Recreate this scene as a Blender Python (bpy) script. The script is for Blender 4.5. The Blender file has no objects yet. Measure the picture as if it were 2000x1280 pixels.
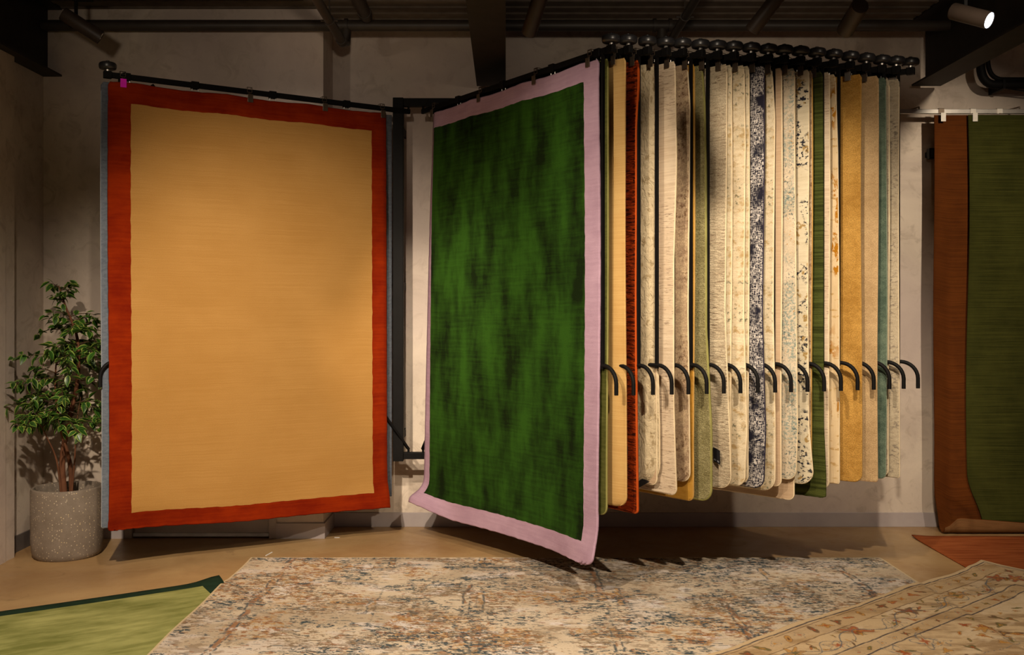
import bpy, math, random
import numpy as np
from mathutils import Vector, Matrix
PI = math.pi
C = bpy.context.scene.collection
SC = bpy.context.scene

# ------------------------------------------------------------------ camera
cam = bpy.data.cameras.new('camera'); camo = bpy.data.objects.new('camera', cam); C.objects.link(camo)
camo.location = (0, 0, 1.69); camo.rotation_euler = (PI/2, 0, 0)
cam.sensor_width = 36; cam.lens = 34.2; cam.shift_x = .006; cam.shift_y = -.014
cam.clip_end = 60
SC.camera = camo
# ------------------------------------------------------------------ world, exposure
w = bpy.data.worlds.new('world'); SC.world = w; w.use_nodes = True
bg = w.node_tree.nodes['Background']; bg.inputs[0].default_value = (1, .72, .62, 1); bg.inputs[1].default_value = .10
SC.view_settings.view_transform = 'Standard'
try: SC.view_settings.look = 'None'
except Exception: pass
SC.view_settings.gamma = 1; SC.view_settings.use_curve_mapping = False
SC.view_settings.exposure = 0.0
# the lamps: (fixture end nearest us/back, lens end, watts, cone degrees, blend, colour)
WARM = (1, .83, .63); MID = (1, .86, .70)

# ------------------------------------------------------------------ helpers
def lin(r, g=None, b=None):
    if g is None: r, g, b = [int(r[i:i+2], 16) for i in (0, 2, 4)]
    f = lambda c: (c/255/12.92) if c/255 <= .04045 else ((c/255+.055)/1.055)**2.4
    return (f(r), f(g), f(b))
def tag(o, label=None, cat=None, group=None, kind=None):
    if label: o['label'] = label
    if cat: o['category'] = cat
    if group: o['group'] = group
    if kind: o['kind'] = kind
    return o
def empty(name, loc=(0, 0, 0), rz=0, **k):
    o = bpy.data.objects.new(name, None); C.objects.link(o); o.location = loc; o.rotation_euler.z = rz
    o.empty_display_size = .1
    return tag(o, **k)
def link(name, me, parent=None, loc=None):
    o = bpy.data.objects.new(name, me); C.objects.link(o)
    if parent: o.parent = parent
    if loc: o.location = loc
    return o
class MB:
    def __init__(s): s.v = []; s.f = []; s.m = []
    def add(s, vs, fs, mi=0):
        n = len(s.v); s.v += [tuple(p) for p in vs]; s.f += [tuple(i+n for i in f) for f in fs]; s.m += [mi]*len(fs)
    def box(s, x0, x1, y0, y1, z0, z1, M=None, mi=0):
        vs = [Vector((x, y, z)) for x in (x0, x1) for y in (y0, y1) for z in (z0, z1)]
        if M is not None: vs = [M @ p for p in vs]
        s.add(vs, [(0,1,3,2),(4,6,7,5),(0,4,5,1),(2,3,7,6),(0,2,6,4),(1,5,7,3)], mi); return s
    def bar(s, a, b, w, h, up=(0, 0, 1), mi=0):
        a = Vector(a); b = Vector(b); d = (b-a).normalized(); up = Vector(up)
        if abs(d.dot(up)) > .99: up = Vector((1, 0, 0))
        r = d.cross(up).normalized(); u = r.cross(d).normalized()
        vs = [p + r*i*w/2 + u*j*h/2 for p in (a, b) for i in (-1, 1) for j in (-1, 1)]
        s.add(vs, [(0,1,3,2),(4,6,7,5),(0,4,5,1),(2,3,7,6),(0,2,6,4),(1,5,7,3)], mi); return s
    def tube(s, pts, r, n=10, cap=True, mi=0):
        pts = [Vector(p) for p in pts]; R = r if hasattr(r, '__len__') else [r]*len(pts)
        rings = []; ref = None
        for i, p in enumerate(pts):
            d = (pts[min(i+1, len(pts)-1)] - pts[max(i-1, 0)]).normalized()
            if ref is None:
                ref = d.orthogonal().normalized()
            ref = (ref - d*ref.dot(d)).normalized(); q = d.cross(ref)
            rings.append([p + (ref*math.cos(2*PI*k/n) + q*math.sin(2*PI*k/n))*R[i] for k in range(n)])
        vs = [v for rg in rings for v in rg]; fs = []
        for i in range(len(pts)-1):
            for k in range(n):
                fs.append((i*n+k, i*n+(k+1) % n, (i+1)*n+(k+1) % n, (i+1)*n+k))
        if cap: fs += [tuple(range(n))[::-1], tuple((len(pts)-1)*n+k for k in range(n))]
        s.add(vs, fs, mi); return s
    def lathe(s, prof, n=24, M=None, mi=0):
        vs = []; fs = []
        for (r, z) in prof:
            for k in range(n):
                p = Vector((r*math.cos(2*PI*k/n), r*math.sin(2*PI*k/n), z)); vs.append(M @ p if M is not None else p)
        for i in range(len(prof)-1):
            for k in range(n): fs.append((i*n+k, i*n+(k+1) % n, (i+1)*n+(k+1) % n, (i+1)*n+k))
        s.add(vs, fs, mi); return s
    def build(s, name, mats, parent=None, smooth=False, loc=None, bevel=0):
        me = bpy.data.meshes.new(name); me.from_pydata(s.v, [], s.f)
        mats = mats if isinstance(mats, (list, tuple)) else [mats]
        for m in mats: me.materials.append(m)
        if len(mats) > 1: me.polygons.foreach_set('material_index', s.m)
        if smooth: me.polygons.foreach_set('use_smooth', [True]*len(me.polygons))
        me.update()
        o = link(name, me, parent, loc)
        if smooth == 'auto':
            pass
        if bevel:
            b = o.modifiers.new('bevel', 'BEVEL'); b.width = bevel; b.segments = 2; b.limit_method = 'ANGLE'
        return o
def axisM(p, d):
    d = Vector(d).normalized(); return Matrix.Translation(p) @ d.to_track_quat('Z', 'Y').to_matrix().to_4x4()

# ------------------------------------------------------------------ material graph helper
class G:
    def __init__(s, name):
        s.mat = bpy.data.materials.new(name); s.mat.use_nodes = True; s.nt = s.mat.node_tree
        s.b = s.nt.nodes['Principled BSDF']; s.out = s.nt.nodes['Material Output']
        s._uv = None; s._ob = None
    def n(s, t, **k):
        nd = s.nt.nodes.new('ShaderNode'+t)
        for a, v in k.items(): setattr(nd, a, v)
        return nd
    def l(s, a, b): s.nt.links.new(a, b)
    def put(s, sock, v):
        if hasattr(v, 'is_linked') or isinstance(v, bpy.types.NodeSocket): s.l(v, sock)
        elif isinstance(v, (tuple, list)) and len(v) == 3 and sock.type == 'RGBA': sock.default_value = (*v, 1)
        else: sock.default_value = v
    def uv(s):
        if not s._uv: s._uv = s.n('UVMap').outputs[0]
        return s._uv
    def obj(s):
        if not s._ob: s._ob = s.n('NewGeometry').outputs['Position']
        return s._ob
    def vec(s, v, sc, off=(0, 0, 0), rot=(0, 0, 0)):
        m = s.n('Mapping'); s.l(v, m.inputs[0]); m.inputs['Scale'].default_value = sc if len(sc) == 3 else (*sc, 1)
        m.inputs['Location'].default_value = off; m.inputs['Rotation'].default_value = rot; return m.outputs[0]
    def noise(s, v, sc=1, det=3, rough=.55, dist=0, off=(0, 0, 0), dim='3D'):
        if isinstance(sc, (tuple, list)): v = s.vec(v, sc, off); sc = 1
        elif off != (0, 0, 0): v = s.vec(v, (sc, sc, sc), off); sc = 1
        t = s.n('TexNoise'); s.l(v, t.inputs['Vector']); t.inputs['Scale'].default_value = sc
        t.inputs['Detail'].default_value = det; t.inputs['Roughness'].default_value = rough; t.inputs['Distortion'].default_value = dist
        return t.outputs[0]
    def ramp(s, x, a, b, va=0., vb=1.):
        m = s.n('MapRange'); s.l(x, m.inputs[0]); m.inputs[1].default_value = a; m.inputs[2].default_value = b
        m.inputs[3].default_value = va; m.inputs[4].default_value = vb; return m.outputs[0]
    def math(s, op, a, b=0., c=None):
        m = s.n('Math', operation=op); s.put(m.inputs[0], a); s.put(m.inputs[1], b)
        if c is not None: s.put(m.inputs[2], c)
        return m.outputs[0]
    def mix(s, f, a, b, mode='MIX'):
        m = s.n('Mix', data_type='RGBA', blend_type=mode)
        s.put(m.inputs[0], f); s.put(m.inputs[6], a); s.put(m.inputs[7], b); return m.outputs[2]
    def bump(s, h, strength, dist=.01):
        m = s.n('Bump'); m.inputs['Strength'].default_value = strength; m.inputs['Distance'].default_value = dist
        s.l(h, m.inputs['Height']); s.l(m.outputs[0], s.b.inputs['Normal'])
    def fin(s, col=None, rough=.9, spec=.3, metal=0, sheen=0):
        if col is not None: s.put(s.b.inputs['Base Color'], col)
        s.put(s.b.inputs['Roughness'], rough); s.b.inputs['Specular IOR Level'].default_value = spec
        s.b.inputs['Metallic'].default_value = metal
        if sheen: s.b.inputs['Sheen Weight'].default_value = sheen; s.b.inputs['Sheen Roughness'].default_value = .6
        return s.mat
def plain(name, col, rough=.6, spec=.4, metal=0, bump=0, bs=200):
    g = G(name)
    v = g.noise(g.obj(), 9, 3); c = g.mix(g.ramp(v, .3, .7), tuple(x*.82 for x in col), tuple(min(1, x*1.15) for x in col))
    if bump: g.bump(g.noise(g.obj(), bs, 2), bump, .002)
    return g.fin(c, rough, spec, metal)

# rug pile / weave: colours a..b blotched, horizontal weft streaks, optional spots
def rug_mat(name, a, b, streak=(6, 90), samt=.5, blotch=(3, 3), spots=(), bump=.5, bsc=(260, 420), mottle=0, msc=160, relief=None, sheen=0, off=0.):
    g = G(name); uv = g.uv()
    n1 = g.noise(uv, blotch, 4, .6, off=(off, off*1.7, 0)); n2 = g.noise(uv, streak, 3, .6, off=(off*2, 0, 0))
    f = g.math('ADD', g.math('MULTIPLY', n1, 1-samt), g.math('MULTIPLY', n2, samt))
    col = g.mix(g.ramp(f, .38, .62), a, b)
    for (c, sc, t0, t1, seed, msk) in spots:
        x = g.noise(uv, sc, 4, .65, off=(seed*3.1, seed*7.7, 0))
        x = g.ramp(x, t0, t1)
        if msk:
            mk = g.ramp(g.noise(uv, msk[0], 2, .5, off=(seed*5.3, seed, 0)), msk[1], msk[2]); x = g.math('MULTIPLY', x, mk)
        col = g.mix(x, col, c)
    fine = g.noise(uv, bsc, 2, .6)
    if mottle:
        m = g.noise(uv, msc, 2, .7); k = g.ramp(m, .35, .65, 1-mottle, 1+mottle*.5)
        cb = g.n('CombineColor'); [g.l(k, cb.inputs[i]) for i in range(3)]
        col = g.mix(1., col, cb.outputs[0], 'MULTIPLY')
    h = fine
    if relief:
        r = g.noise(uv, relief[0], 3, .6, relief[2] if len(relief) > 2 else 0); r = g.ramp(r, .42, .58)
        h = g.math('ADD', g.math('MULTIPLY', fine, .35), g.math('MULTIPLY', r, relief[1]))
    g.bump(h, bump, .006)
    return g.fin(col, .95, .12, 0, sheen)

M = {}
M['black'] = plain('black_powder_coat', (.0055, .005, .005), .6, .12, 0, .15, 700)
M['rubber'] = plain('dark_rubber', (.016, .016, .018), .33, .6)
M['steel'] = plain('galvanised_steel', (.55, .52, .48), .38, .5, .9)
M['chrome'] = plain('chrome_clip', (.62, .58, .52), .22, .5, 1)
M['bronze'] = plain('dull_clip_plate', (.20, .15, .11), .35, .5, .8)
M['magenta'] = plain('magenta_sticker', (.85, .01, .62), .5, .4)
M['beam'] = plain('dark_painted_steel', lin('2e2925'), .6, .3, 0, .2, 120)
M['pipe'] = plain('dark_grey_pipe', lin('3a332d'), .5, .4)
M['spot'] = plain('lamp_housing_brown_black', lin('382e27'), .5, .4)
M['ceil'] = plain('dark_ceiling_paint', lin('6a5f54'), .9, .2, 0, .3, 60)
M['tag'] = plain('black_label_cloth', (.012, .012, .014), .7, .3)
M['tagprint'] = plain('grey_label_print', (.30, .30, .33), .7, .3)
M['cord'] = plain('cream_binding_cord', lin('d8c6a4'), .9, .2)
M['paper'] = plain('white_paper', (.7, .7, .68), .8, .2)
def lensmat(e):
    g = G('lamp_lens'); g.fin((.8, .85, 1), .2); g.b.inputs['Emission Color'].default_value = (.75, .85, 1, 1); g.b.inputs['Emission Strength'].default_value = e; return g.mat
M['lens'] = lensmat(7)
M['reflector'] = plain('lamp_reflector_ring', (.7, .72, .8), .25, .5, .9)
# micro-cement wall
g = G('microcement_wall'); p = g.obj()
n = g.noise(p, 1.3, 6, .62, .6); n2 = g.noise(p, 7, 5, .65, 1.2, off=(4, 2, 1)); n3 = g.noise(p, (.7, .7, .7), 3, .5, 0, off=(9, 1, 3))
c = g.mix(g.ramp(n, .35, .68), lin('bbaca0'), lin('ddcfbd')); c = g.mix(g.ramp(n2, .52, .70, 0, .55), c, lin('a09080'))
c = g.mix(g.ramp(n3, .45, .62, 0, .5), c, lin('d0bfba')); g.bump(g.noise(p, 40, 5, .7), .12, .01)
M['wall'] = g.fin(c, .75, .25)
g = G('skirting_paint'); p = g.obj(); c = g.mix(g.ramp(g.noise(p, 4, 4), .3, .7), lin('a49a9a'), lin('b4aaa8'))
M['skirt'] = g.fin(c, .6, .3)
g = G('door_paint'); p = g.obj(); c = g.mix(g.ramp(g.noise(p, 3, 4), .3, .7), lin('a79b94'), lin('b8aca4'))
M['door'] = g.fin(c, .55, .3)
# floor
g = G('polished_screed'); p = g.obj()
n = g.noise(p, 1.1, 5, .6, .5); n2 = g.noise(p, 4.5, 5, .7, .8, off=(3, 3, 0)); n3 = g.noise(p, 22, 3, .6, 0, off=(1, 5, 0))
c = g.mix(g.ramp(n, .35, .68), lin('96744e'), lin('b39468')); c = g.mix(g.ramp(n2, .62, .75, 0, .55), c, lin('6d563c'))
c = g.mix(g.ramp(n3, .70, .76, 0, .4), c, lin('5a4833'))
g.bump(g.noise(p, 12, 4), .04, .01)
M['floor'] = g.fin(c, g.ramp(n2, .3, .7, .30, .48), .45)

# ------------------------------------------------------------------ structure
def struct(name, mb, m, parent=None, **k):
    o = mb.build(name, m, parent, **k)
    if parent is None: o['kind'] = 'structure'
    return o
YB = 7.7; YL = 7.3; CH = 3.985
struct('floor', MB().box(-3.9, 6.2, -3, 8.0, -.1, 0), M['floor'])
ceil = struct('ceiling', MB().box(-3.9, 6.2, -3, 8.0, CH, CH+.12), M['ceil'])
for yy in (7.12, 7.27, 7.42, 7.57): MB().box(-3.9, 6.2, yy, yy+.05, CH-.012, CH).build('rib', M['ceil'], ceil)
struct('wall_back', MB().box(-1.37, 6.2, YB, YB+.2, 0, CH), M['wall'])
# left part of the back wall stands forward and holds a flush door
wl = MB(); wl.box(-3.9, -2.86, YL, YB+.2, 0, CH).box(-1.72, -1.37, YL, YB+.2, 0, CH).box(-2.86, -1.72, YL, YB+.2, 2.06, CH).box(-2.86, -1.72, YL+.09, YB+.2, 0, 2.06)
struct('wall_back_left', wl, M['wall'])
d = empty('door_1', (0, 0, 0), kind='structure')
MB().box(-2.80, -1.78, YL+.03, YL+.07, .025, 2.0).build('door_panel', M['door'], d, bevel=.003)
MB().box(-2.86, -2.805, YL-.008, YL+.09, 0, 2.06).build('door_frame', M['door'], d)
MB().box(-1.775, -1.72, YL-.008, YL+.09, 0, 2.06).build('door_frame', M['door'], d)
MB().box(-2.805, -1.775, YL-.008, YL+.09, 2.005, 2.06).build('door_frame', M['door'], d)
MB().box(-2.80, -1.78, YL+.005, YL+.03, .012, .035).build('door_seal', M['paper'], d)
struct('wall_left', MB().box(-3.9, -3.47, -3, YL, 0, CH), M['wall'])
struct('trim_1', MB().box(-3.47, -3.40, -3, 6.73, 0, 3.47).box(-3.40, -3.393, -3, 6.60, 0, 3.46), M['wall'])
struct('wall_right', MB().box(6.0, 6.2, -3, YB, 0, CH), M['wall'])
struct('baseboard_back', MB().box(-1.356, 6.0, YB-.014, YB, 0, .112), M['skirt'], bevel=.002)
bl = MB().box(-1.72, -1.356, YL-.014, YL, 0, .115).box(-1.37, -1.356, YL, YB-.014, 0, .115).box(-3.47, -2.86, YL-.014, YL, 0, .115)
struct('baseboard_back_left', bl, M['skirt'])
struct('baseboard_left', MB().box(-3.47, -3.456, 6.73, YL-.014, 0, .115), plain('dark_skirting', lin('5d5653'), .6))
# steel I-beams running towards us
def ibeam(xc, label):
    m = MB(); h0 = 3.465; w = .113
    m.box(xc-w, xc+w, -2.9, YB-.1 if xc > -3 else YL-.002, h0, h0+.014)
    m.box(xc-.006, xc+.006, -2.9, YB-.1 if xc > -3 else YL-.002, h0+.014, CH-.02)
    m.box(xc-w, xc+w, -2.9, YB-.1 if xc > -3 else YL-.002, CH-.02, CH-.002)
    o = m.build('ceiling_beam', M['beam']); tag(o, label, 'beam', kind='structure')
ibeam(-3.443, 'dark steel I-beam above the potted plant'); ibeam(-.114, 'dark steel I-beam above the wall bracket in the middle'); ibeam(3.283, 'dark steel I-beam above the silver wall rail')
# fire pipes under the ceiling
def pipe_thing(label, parts):
    e = empty('ceiling_pipe', parts[0][1][0], label=label, cat='pipe')
    o0 = Vector(parts[0][1][0])
    for nm, pts, r in parts:
        m = MB().tube([Vector(q)-o0 for q in pts], r, 16); m.build(nm, M['pipe'], e, smooth=False)
    return e
def shade(o, ang=40):
    me = o.data; me.polygons.foreach_set('use_smooth', [True]*len(me.polygons)); 
    try: me.set_sharp_from_angle(angle=math.radians(ang))
    except Exception: pass
R = .041; PY = 7.2; PZ = 3.82
parts = [('pipe_run', [(-3.43, PY, PZ), (3.28, PY, PZ)], R)]
for x in (1.10, 1.215, -1.18): parts.append(('coupling', [(x-.012, PY, PZ), (x+.012, PY, PZ)], R+.01))
parts.append(('branch_stub', [(1.155, PY, PZ-.03), (1.155, PY, PZ-.12)], .036)); parts.append(('coupling', [(1.155, PY, PZ-.075), (1.155, PY, PZ-.10)], .044))
pipe_thing('long dark horizontal pipe running just under the ceiling along the back wall', parts)
pipe_thing('thin dark pipe on a hanger rod, ending left of the middle beam', [('pipe_run', [(-1.197, -2.5, 3.676), (-1.197, 7.14, 3.676)], .032),
    ('elbow', [(-1.197, 7.12, 3.676), (-1.185, 7.19, 3.69), (-1.18, 7.2, 3.79)], .037), ('coupling', [(-1.197, 7.05, 3.676), (-1.197, 7.08, 3.676)], .038),
    ('hanger_rod', [(-1.197, 6.6, 3.70), (-1.197, 6.6, 3.984)], .005), ('clamp', [(-1.197, 6.585, 3.676), (-1.197, 6.615, 3.676)], .037), ('clamp_bolt', [(-1.255, 6.6, 3.676), (-1.14, 6.6, 3.676)], .007)])
pipe_thing('thick dark pipe joining the long wall pipe left of the middle beam', [('pipe_run', [(-1.02, -2.5, 3.86), (-1.02, 7.12, 3.86)], .045), ('coupling', [(-1.02, 7.0, 3.86), (-1.02, 7.05, 3.86)], .05)])
pipe_thing('thin dark pipe on a hanger rod above the row of rollers', [('pipe_run', [(1.215, -2.5, 3.70), (1.215, 7.2, 3.70)], .029), ('hanger_rod', [(1.215, 6.6, 3.72), (1.215, 6.6, 3.984)], .005),
    ('clamp', [(1.215, 6.585, 3.70), (1.215, 6.615, 3.70)], .034), ('clamp_bolt', [(1.155, 6.6, 3.70), (1.275, 6.6, 3.70)], .007)])
for o in list(C.objects):
    if o.type == 'MESH' and o.parent and o.parent.name.startswith('ceiling_pipe'): shade(o)
# black conduit at right
cd = empty('cable_conduit', (3.7, 7.5, 3.46), label='black corrugated cable duct bending along the wall under the right beam', cat='duct')
def bend(p0, pc, p1, n=8):
    return [tuple((1-t)**2*a+2*t*(1-t)*b+t*t*c for a, b, c in zip(p0, pc, p1)) for t in [i/n for i in range(n+1)]]
def qpath(x0, z0, dx=0, dy=0, dz=0):
    return [(x0, dy, .30+dz)] + bend((x0+.005, dy, .14+dz), (x0+.01, dy, -.005+dz), (x0+.12, dy, -.008+dz)) + [(x0+2.2, dy, -.01+dz)]
o = MB().tube(qpath(-.045, 0), .033, 14).build('duct', M['black'], cd); shade(o)
o = MB().tube(qpath(.02, 0, dy=.02, dz=.045), .018, 10).build('cable', M['black'], cd); shade(o)
o = MB().tube([(.12, 0, -.03), (.35, .03, -.055), (.8, .03, -.06), (1.5, .03, -.05)], .005, 6).build('thin_cable', M['black'], cd)
MB().box(.115, .135, -.037, .19, -.045, .03).build('strap', M['black'], cd)
# small black box on wall
bx = empty('wall_box', (3.335, YB, 2.94), label='small black box fixed to the wall left of the brown hanging rug', cat='wall box')
MB().box(-.026, .03, -.10, -.05, -.042, .042).build('housing', M['black'], bx, bevel=.004)
MB().box(-.018, .018, -.05, 0, -.02, .02).build('bracket', M['black'], bx)
MB().box(-.014, .018, -.104, -.10, -.028, .028).build('face_plate', M['rubber'], bx)

# ------------------------------------------------------------------ lamps
def fixture(a, b, r, label, watts=0, cone=60, blend=.5, col=WARM, lit=False, tz=3.75, aim=None, grp=None, soft=.045):
    a = Vector(a); b = Vector(b); e = empty('spot_lamp', a, label=label, cat='spot lamp', group=grp)
    d = (b-a).normalized(); L = (b-a).length; Mx = axisM((0, 0, 0), d)
    o = MB().lathe([(0, 0), (r*.94, 0), (r, .006), (r, L), (r*.93, L), (r*.9, L-.006)], 28, Mx).build('housing', M['spot'], e); shade(o, 30)
    o = MB().lathe([(0, L-.019), (r*.74, L-.018)], 24, Mx).build('lens', M['lens'] if lit else M['reflector'], e)
    o = MB().lathe([(r*.74, L-.018), (r*.9, L-.003)], 24, Mx).build('reflector', M['lens'] if lit == 2 else M['reflector'], e)
    s0 = d*(L*.35)
    MB().bar(s0, s0+Vector((0, 0, max(.04, tz-(a+s0).z))), .018, .018).build('stem', M['black'], e)
    zt = tz-a.z
    MB().box(s0.x-.02, s0.x+.11, s0.y-.018, s0.y+.018, zt-.018, zt+.0).build('track_adapter', M['black'], e)
    if watts:
        ld = bpy.data.lights.new('spot_light', 'SPOT'); ld.energy = watts; ld.spot_size = math.radians(cone); ld.spot_blend = blend; ld.color = col; ld.shadow_soft_size = soft
        lo = bpy.data.objects.new('bulb', ld); C.objects.link(lo); lo.parent = e
        dd = (Vector(aim)-b).normalized() if aim else d
        lo.location = d*(L+.01); lo.rotation_euler = dd.to_track_quat('-Z', 'Y').to_euler()
    return e
def aimed(p, target, label, watts, cone, blend=.6, col=WARM, tz=3.88, **k):
    p = Vector(p); t = Vector(target); d = (t-p).normalized(); return fixture(p-d*.24, p, .047, label, watts, cone, blend, col, tz=tz, **k)
fixture((-2.985, 6.55, 3.71), (-2.765, 6.64, 3.57), .047, 'dark tube spot lamp pointing down right, above the left end of the orange rug', 12, 50, .6, MID, tz=3.82)
fixture((.205, 5.7, 3.557), (.14, 5.9, 3.39), .047, 'brown tube spot lamp hanging just right of the middle beam', 0)
fixture((1.605, 5.66, 3.56), (1.465, 5.8, 3.375), .044, 'brown tube spot lamp with a slanting end above the middle of the roller row', 0)
fixture((1.923, 5.28, 3.36), (1.93, 5.53, 3.30), .048, 'dark tube spot lamp showing its round back, above the dark blue rug end', 0)
fixture((2.47, 5.38, 3.362), (2.60, 5.23, 3.265), .046, 'lit tube spot lamp with a bright blue-white lens at upper right', 45, 70, .6, (.8, .88, 1), lit=2)
# off-frame spots on the second track (the gap lamp and upper-wall lamps are added to brighten)
NT = 'tube spot lamp on the near track aimed at the '
aimed((-1.35, 3.7, 3.62), (-1.35, 7.0, 1.15), NT+'gold rug with orange border', 350, 66, 1)
aimed((-.7, 4.1, 3.62), (.42, 6.1, 2.15), NT+'green rug', 165, 54, 1)
aimed((-.62, 3.7, 3.62), (-.64, 7.6, 1.35), NT+'gap between the two large rugs, added to brighten the wall there', 520, 26, 1)  # extra unseen lamp, added to lift the wall in the gap
aimed((-.35, 3.7, 3.62), (1.05, 5.9, 2.0), NT+'gold and rust rug ends', 150, 44, .9)
aimed((.75, 3.7, 3.62), (1.6, 5.95, 2.1), NT+'pale rug ends', 350, 46, .9)
aimed((1.7, 3.9, 3.62), (2.15, 6.1, 1.9), NT+'golden plush rug end', 130, 52, .9)
aimed((3.5, 4.3, 3.62), (3.1, 7.7, 1.9), NT+'silver wall rail', 340, 62, .9)
aimed((-1.6, 2.4, 3.62), (-1.35, 5.6, .1), NT+'left floor', 880, 84, .9)
aimed((1.4, 2.4, 3.62), (1.5, 5.2, 0), NT+'patterned floor rugs', 660, 80, .9)
for x, wt, lb in ((-2.3, 22, 'above the gold rug'), (-.75, 26, 'left of the middle beam'), (.9, 30, 'above the green rug'), (2.4, 26, 'above the pale rug ends')):  # unseen fill lamps, added only to brighten the upper wall
    aimed((x, 4.6, 3.30), (x+.1, 7.6, 3.72), 'added fill lamp out of the picture, washing the upper wall '+lb, wt, 62, 1, tz=3.88)
tk = empty('lighting_track', (-3.38, 6.585, 3.82), label='black lighting track at upper left holding one spot lamp', cat='lighting track')
MB().box(0, 2.0, 0, .035, 0, .035).build('rail', M['black'], tk)
for x in (.4, 1.6): MB().tube([(x, .017, .035), (x, .017, .16)], .005, 6).build('hanger_rod', M['black'], tk)
tk = empty('lighting_track', (-.6, 5.6, 3.75), label='black lighting track above the roller row, outside the picture top', cat='lighting track')
MB().box(0, 3.9, 0, .035, 0, .035).build('rail', M['black'], tk)
tk = empty('lighting_track', (-3.2, 3.6, 3.88), label='black lighting track nearer the camera, outside the picture top', cat='lighting track')
MB().box(0, 7.0, 0, .035, 0, .035).build('rail', M['black'], tk)

# ------------------------------------------------------------------ sheets (rugs)
def sheet(names, P, ss, ts, th, mats, parent, pick=None, colors=None, uvf=None, bulge=.35, flip=1, backing=False, bottom=True):
    """grid sheet with thickness; pick(i,j)->index of the part each cell belongs to"""
    ss = np.array(ss, float); ts = np.array(ts, float); ns, nt = len(ss), len(ts)
    S, T = np.meshgrid(ss, ts, indexing='ij'); Q = P(S, T)
    du = np.gradient(Q, axis=0); dv = np.gradient(Q, axis=1)
    N = np.cross(du, dv)*flip; N /= np.maximum(np.linalg.norm(N, axis=2, keepdims=True), 1e-9)
    F = Q + N*th/2; B = Q - N*th/2; Mi = Q.copy()
    def out(a, b): v = a-b; return v/np.maximum(np.linalg.norm(v, axis=-1, keepdims=True), 1e-9)
    Mi[0] += out(Q[0], Q[1])*th*bulge; Mi[-1] += out(Q[-1], Q[-2])*th*bulge
    Mi[:, 0] += out(Q[:, 0], Q[:, 1])*th*bulge; Mi[:, -1] += out(Q[:, -1], Q[:, -2])*th*bulge
    V = np.concatenate([F.reshape(-1, 3), B.reshape(-1, 3), Mi.reshape(-1, 3)]); n = ns*nt
    I, J = np.meshgrid(np.arange(ns-1), np.arange(nt-1), indexing='ij'); I = I.ravel(); J = J.ravel()
    a = I*nt+J; b = a+nt; c = b+1; d = a+1
    which = np.zeros(len(a), int) if pick is None else pick(S[:-1, :-1].ravel()+np.repeat(np.diff(ss), nt-1)/2, T[:-1, :-1].ravel()+np.tile(np.diff(ts), ns-1)/2)
    quads = [np.stack([a, b, c, d], 1), np.stack([a+n, d+n, c+n, b+n], 1)]; own = [which+1 if backing else which, which]
    if bottom == 'top':
        up_ = 0 if N[..., 2].mean() > 0 else 1; own[1-up_] = which*0-1
    def side(p, q, w):
        quads.append(np.stack([p, q, q+2*n, p+2*n], 1)); quads.append(np.stack([p+2*n, q+2*n, q+n, p+n], 1)); own.extend([w, w])
    m = I == 0; side(a[m], d[m], which[m]); m = I == ns-2; side(c[m], b[m], which[m]); m = J == 0; side(b[m], a[m], which[m]); m = J == nt-2; side(d[m], c[m], which[m])
    Qd = np.concatenate(quads); Ow = np.concatenate(own)
    if flip < 0: Qd = Qd[:, ::-1]
    uv = np.stack([S.ravel(), T.ravel()], 1) if uvf is None else uvf(S, T); uv = np.tile(uv, (3, 1))
    col = None if colors is None else np.tile(colors.reshape(-1, 4), (3, 1))
    objs = []
    for k, nm in enumerate(names):
        q = Qd[Ow == k]
        if not len(q): continue
        idx, inv = np.unique(q.ravel(), return_inverse=True)
        me = bpy.data.meshes.new(nm); me.vertices.add(len(idx)); me.vertices.foreach_set('co', V[idx].ravel())
        me.loops.add(len(inv)); me.loops.foreach_set('vertex_index', inv.astype(np.int32).ravel())
        me.polygons.add(len(q)); me.polygons.foreach_set('loop_start', np.arange(0, len(inv), 4, dtype=np.int32))
        me.update(calc_edges=True)
        ul = me.uv_layers.new(name='UVMap'); ul.data.foreach_set('uv', uv[idx][inv.ravel()].astype(np.float32).ravel())
        if col is not None:
            at = me.attributes.new('Col', 'FLOAT_COLOR', 'POINT'); at.data.foreach_set('color', col[idx].astype(np.float32).ravel())
        me.polygons.foreach_set('use_smooth', np.ones(len(q), bool)); me.materials.append(mats[k]); me.validate(); me.update()
        objs.append(link(nm, me, parent))
    return objs
rng = np.random.RandomState(5)
def sm(x, a, b):
    t = np.clip((x-a)/(b-a), 0, 1); return t*t*(3-2*t)
def spaced(a, b, n, extra=()):
    v = list(np.linspace(a, b, n))+list(extra); return sorted(set(round(x, 5) for x in v))

# ------------------------------------------------------------------ rack frame
HY = 7.45; RODZ = 3.233; TOP = 3.192
rk = empty('rug_display_rack', (-.82, HY, .56), label='black steel wall rack frame between the two large rugs, on which the swing arms turn', cat='rug rack')
X0 = -.82
def rel(x, y, z): return (x-X0, y-HY, z-.56)
def rbox(name, x0, x1, y0, y1, z0, z1, **k):
    return MB().box(x0-X0, x1-X0, y0-HY, y1-HY, z0-.56, z1-.56).build(name, M['black'], rk, **k)
rbox('post', -.862, -.782, HY-.04, HY+.04, .56, 3.335, bevel=.004)
rbox('post', 1.02, 1.10, HY-.04, HY+.04, .56, 3.335, bevel=.004)
rbox('top_rail', -.782, 1.02, HY-.03, HY+.03, 3.272, 3.332, bevel=.003)
rbox('bottom_rail', -.782, 1.02, HY-.03, HY+.03, .575, .625, bevel=.003)
for z in (.75, 1.9, 3.1):
    for x in (-.82, 1.06): rbox('wall_bracket', x-.03, x+.03, HY+.04, YB, z-.03, z+.03)
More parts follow.
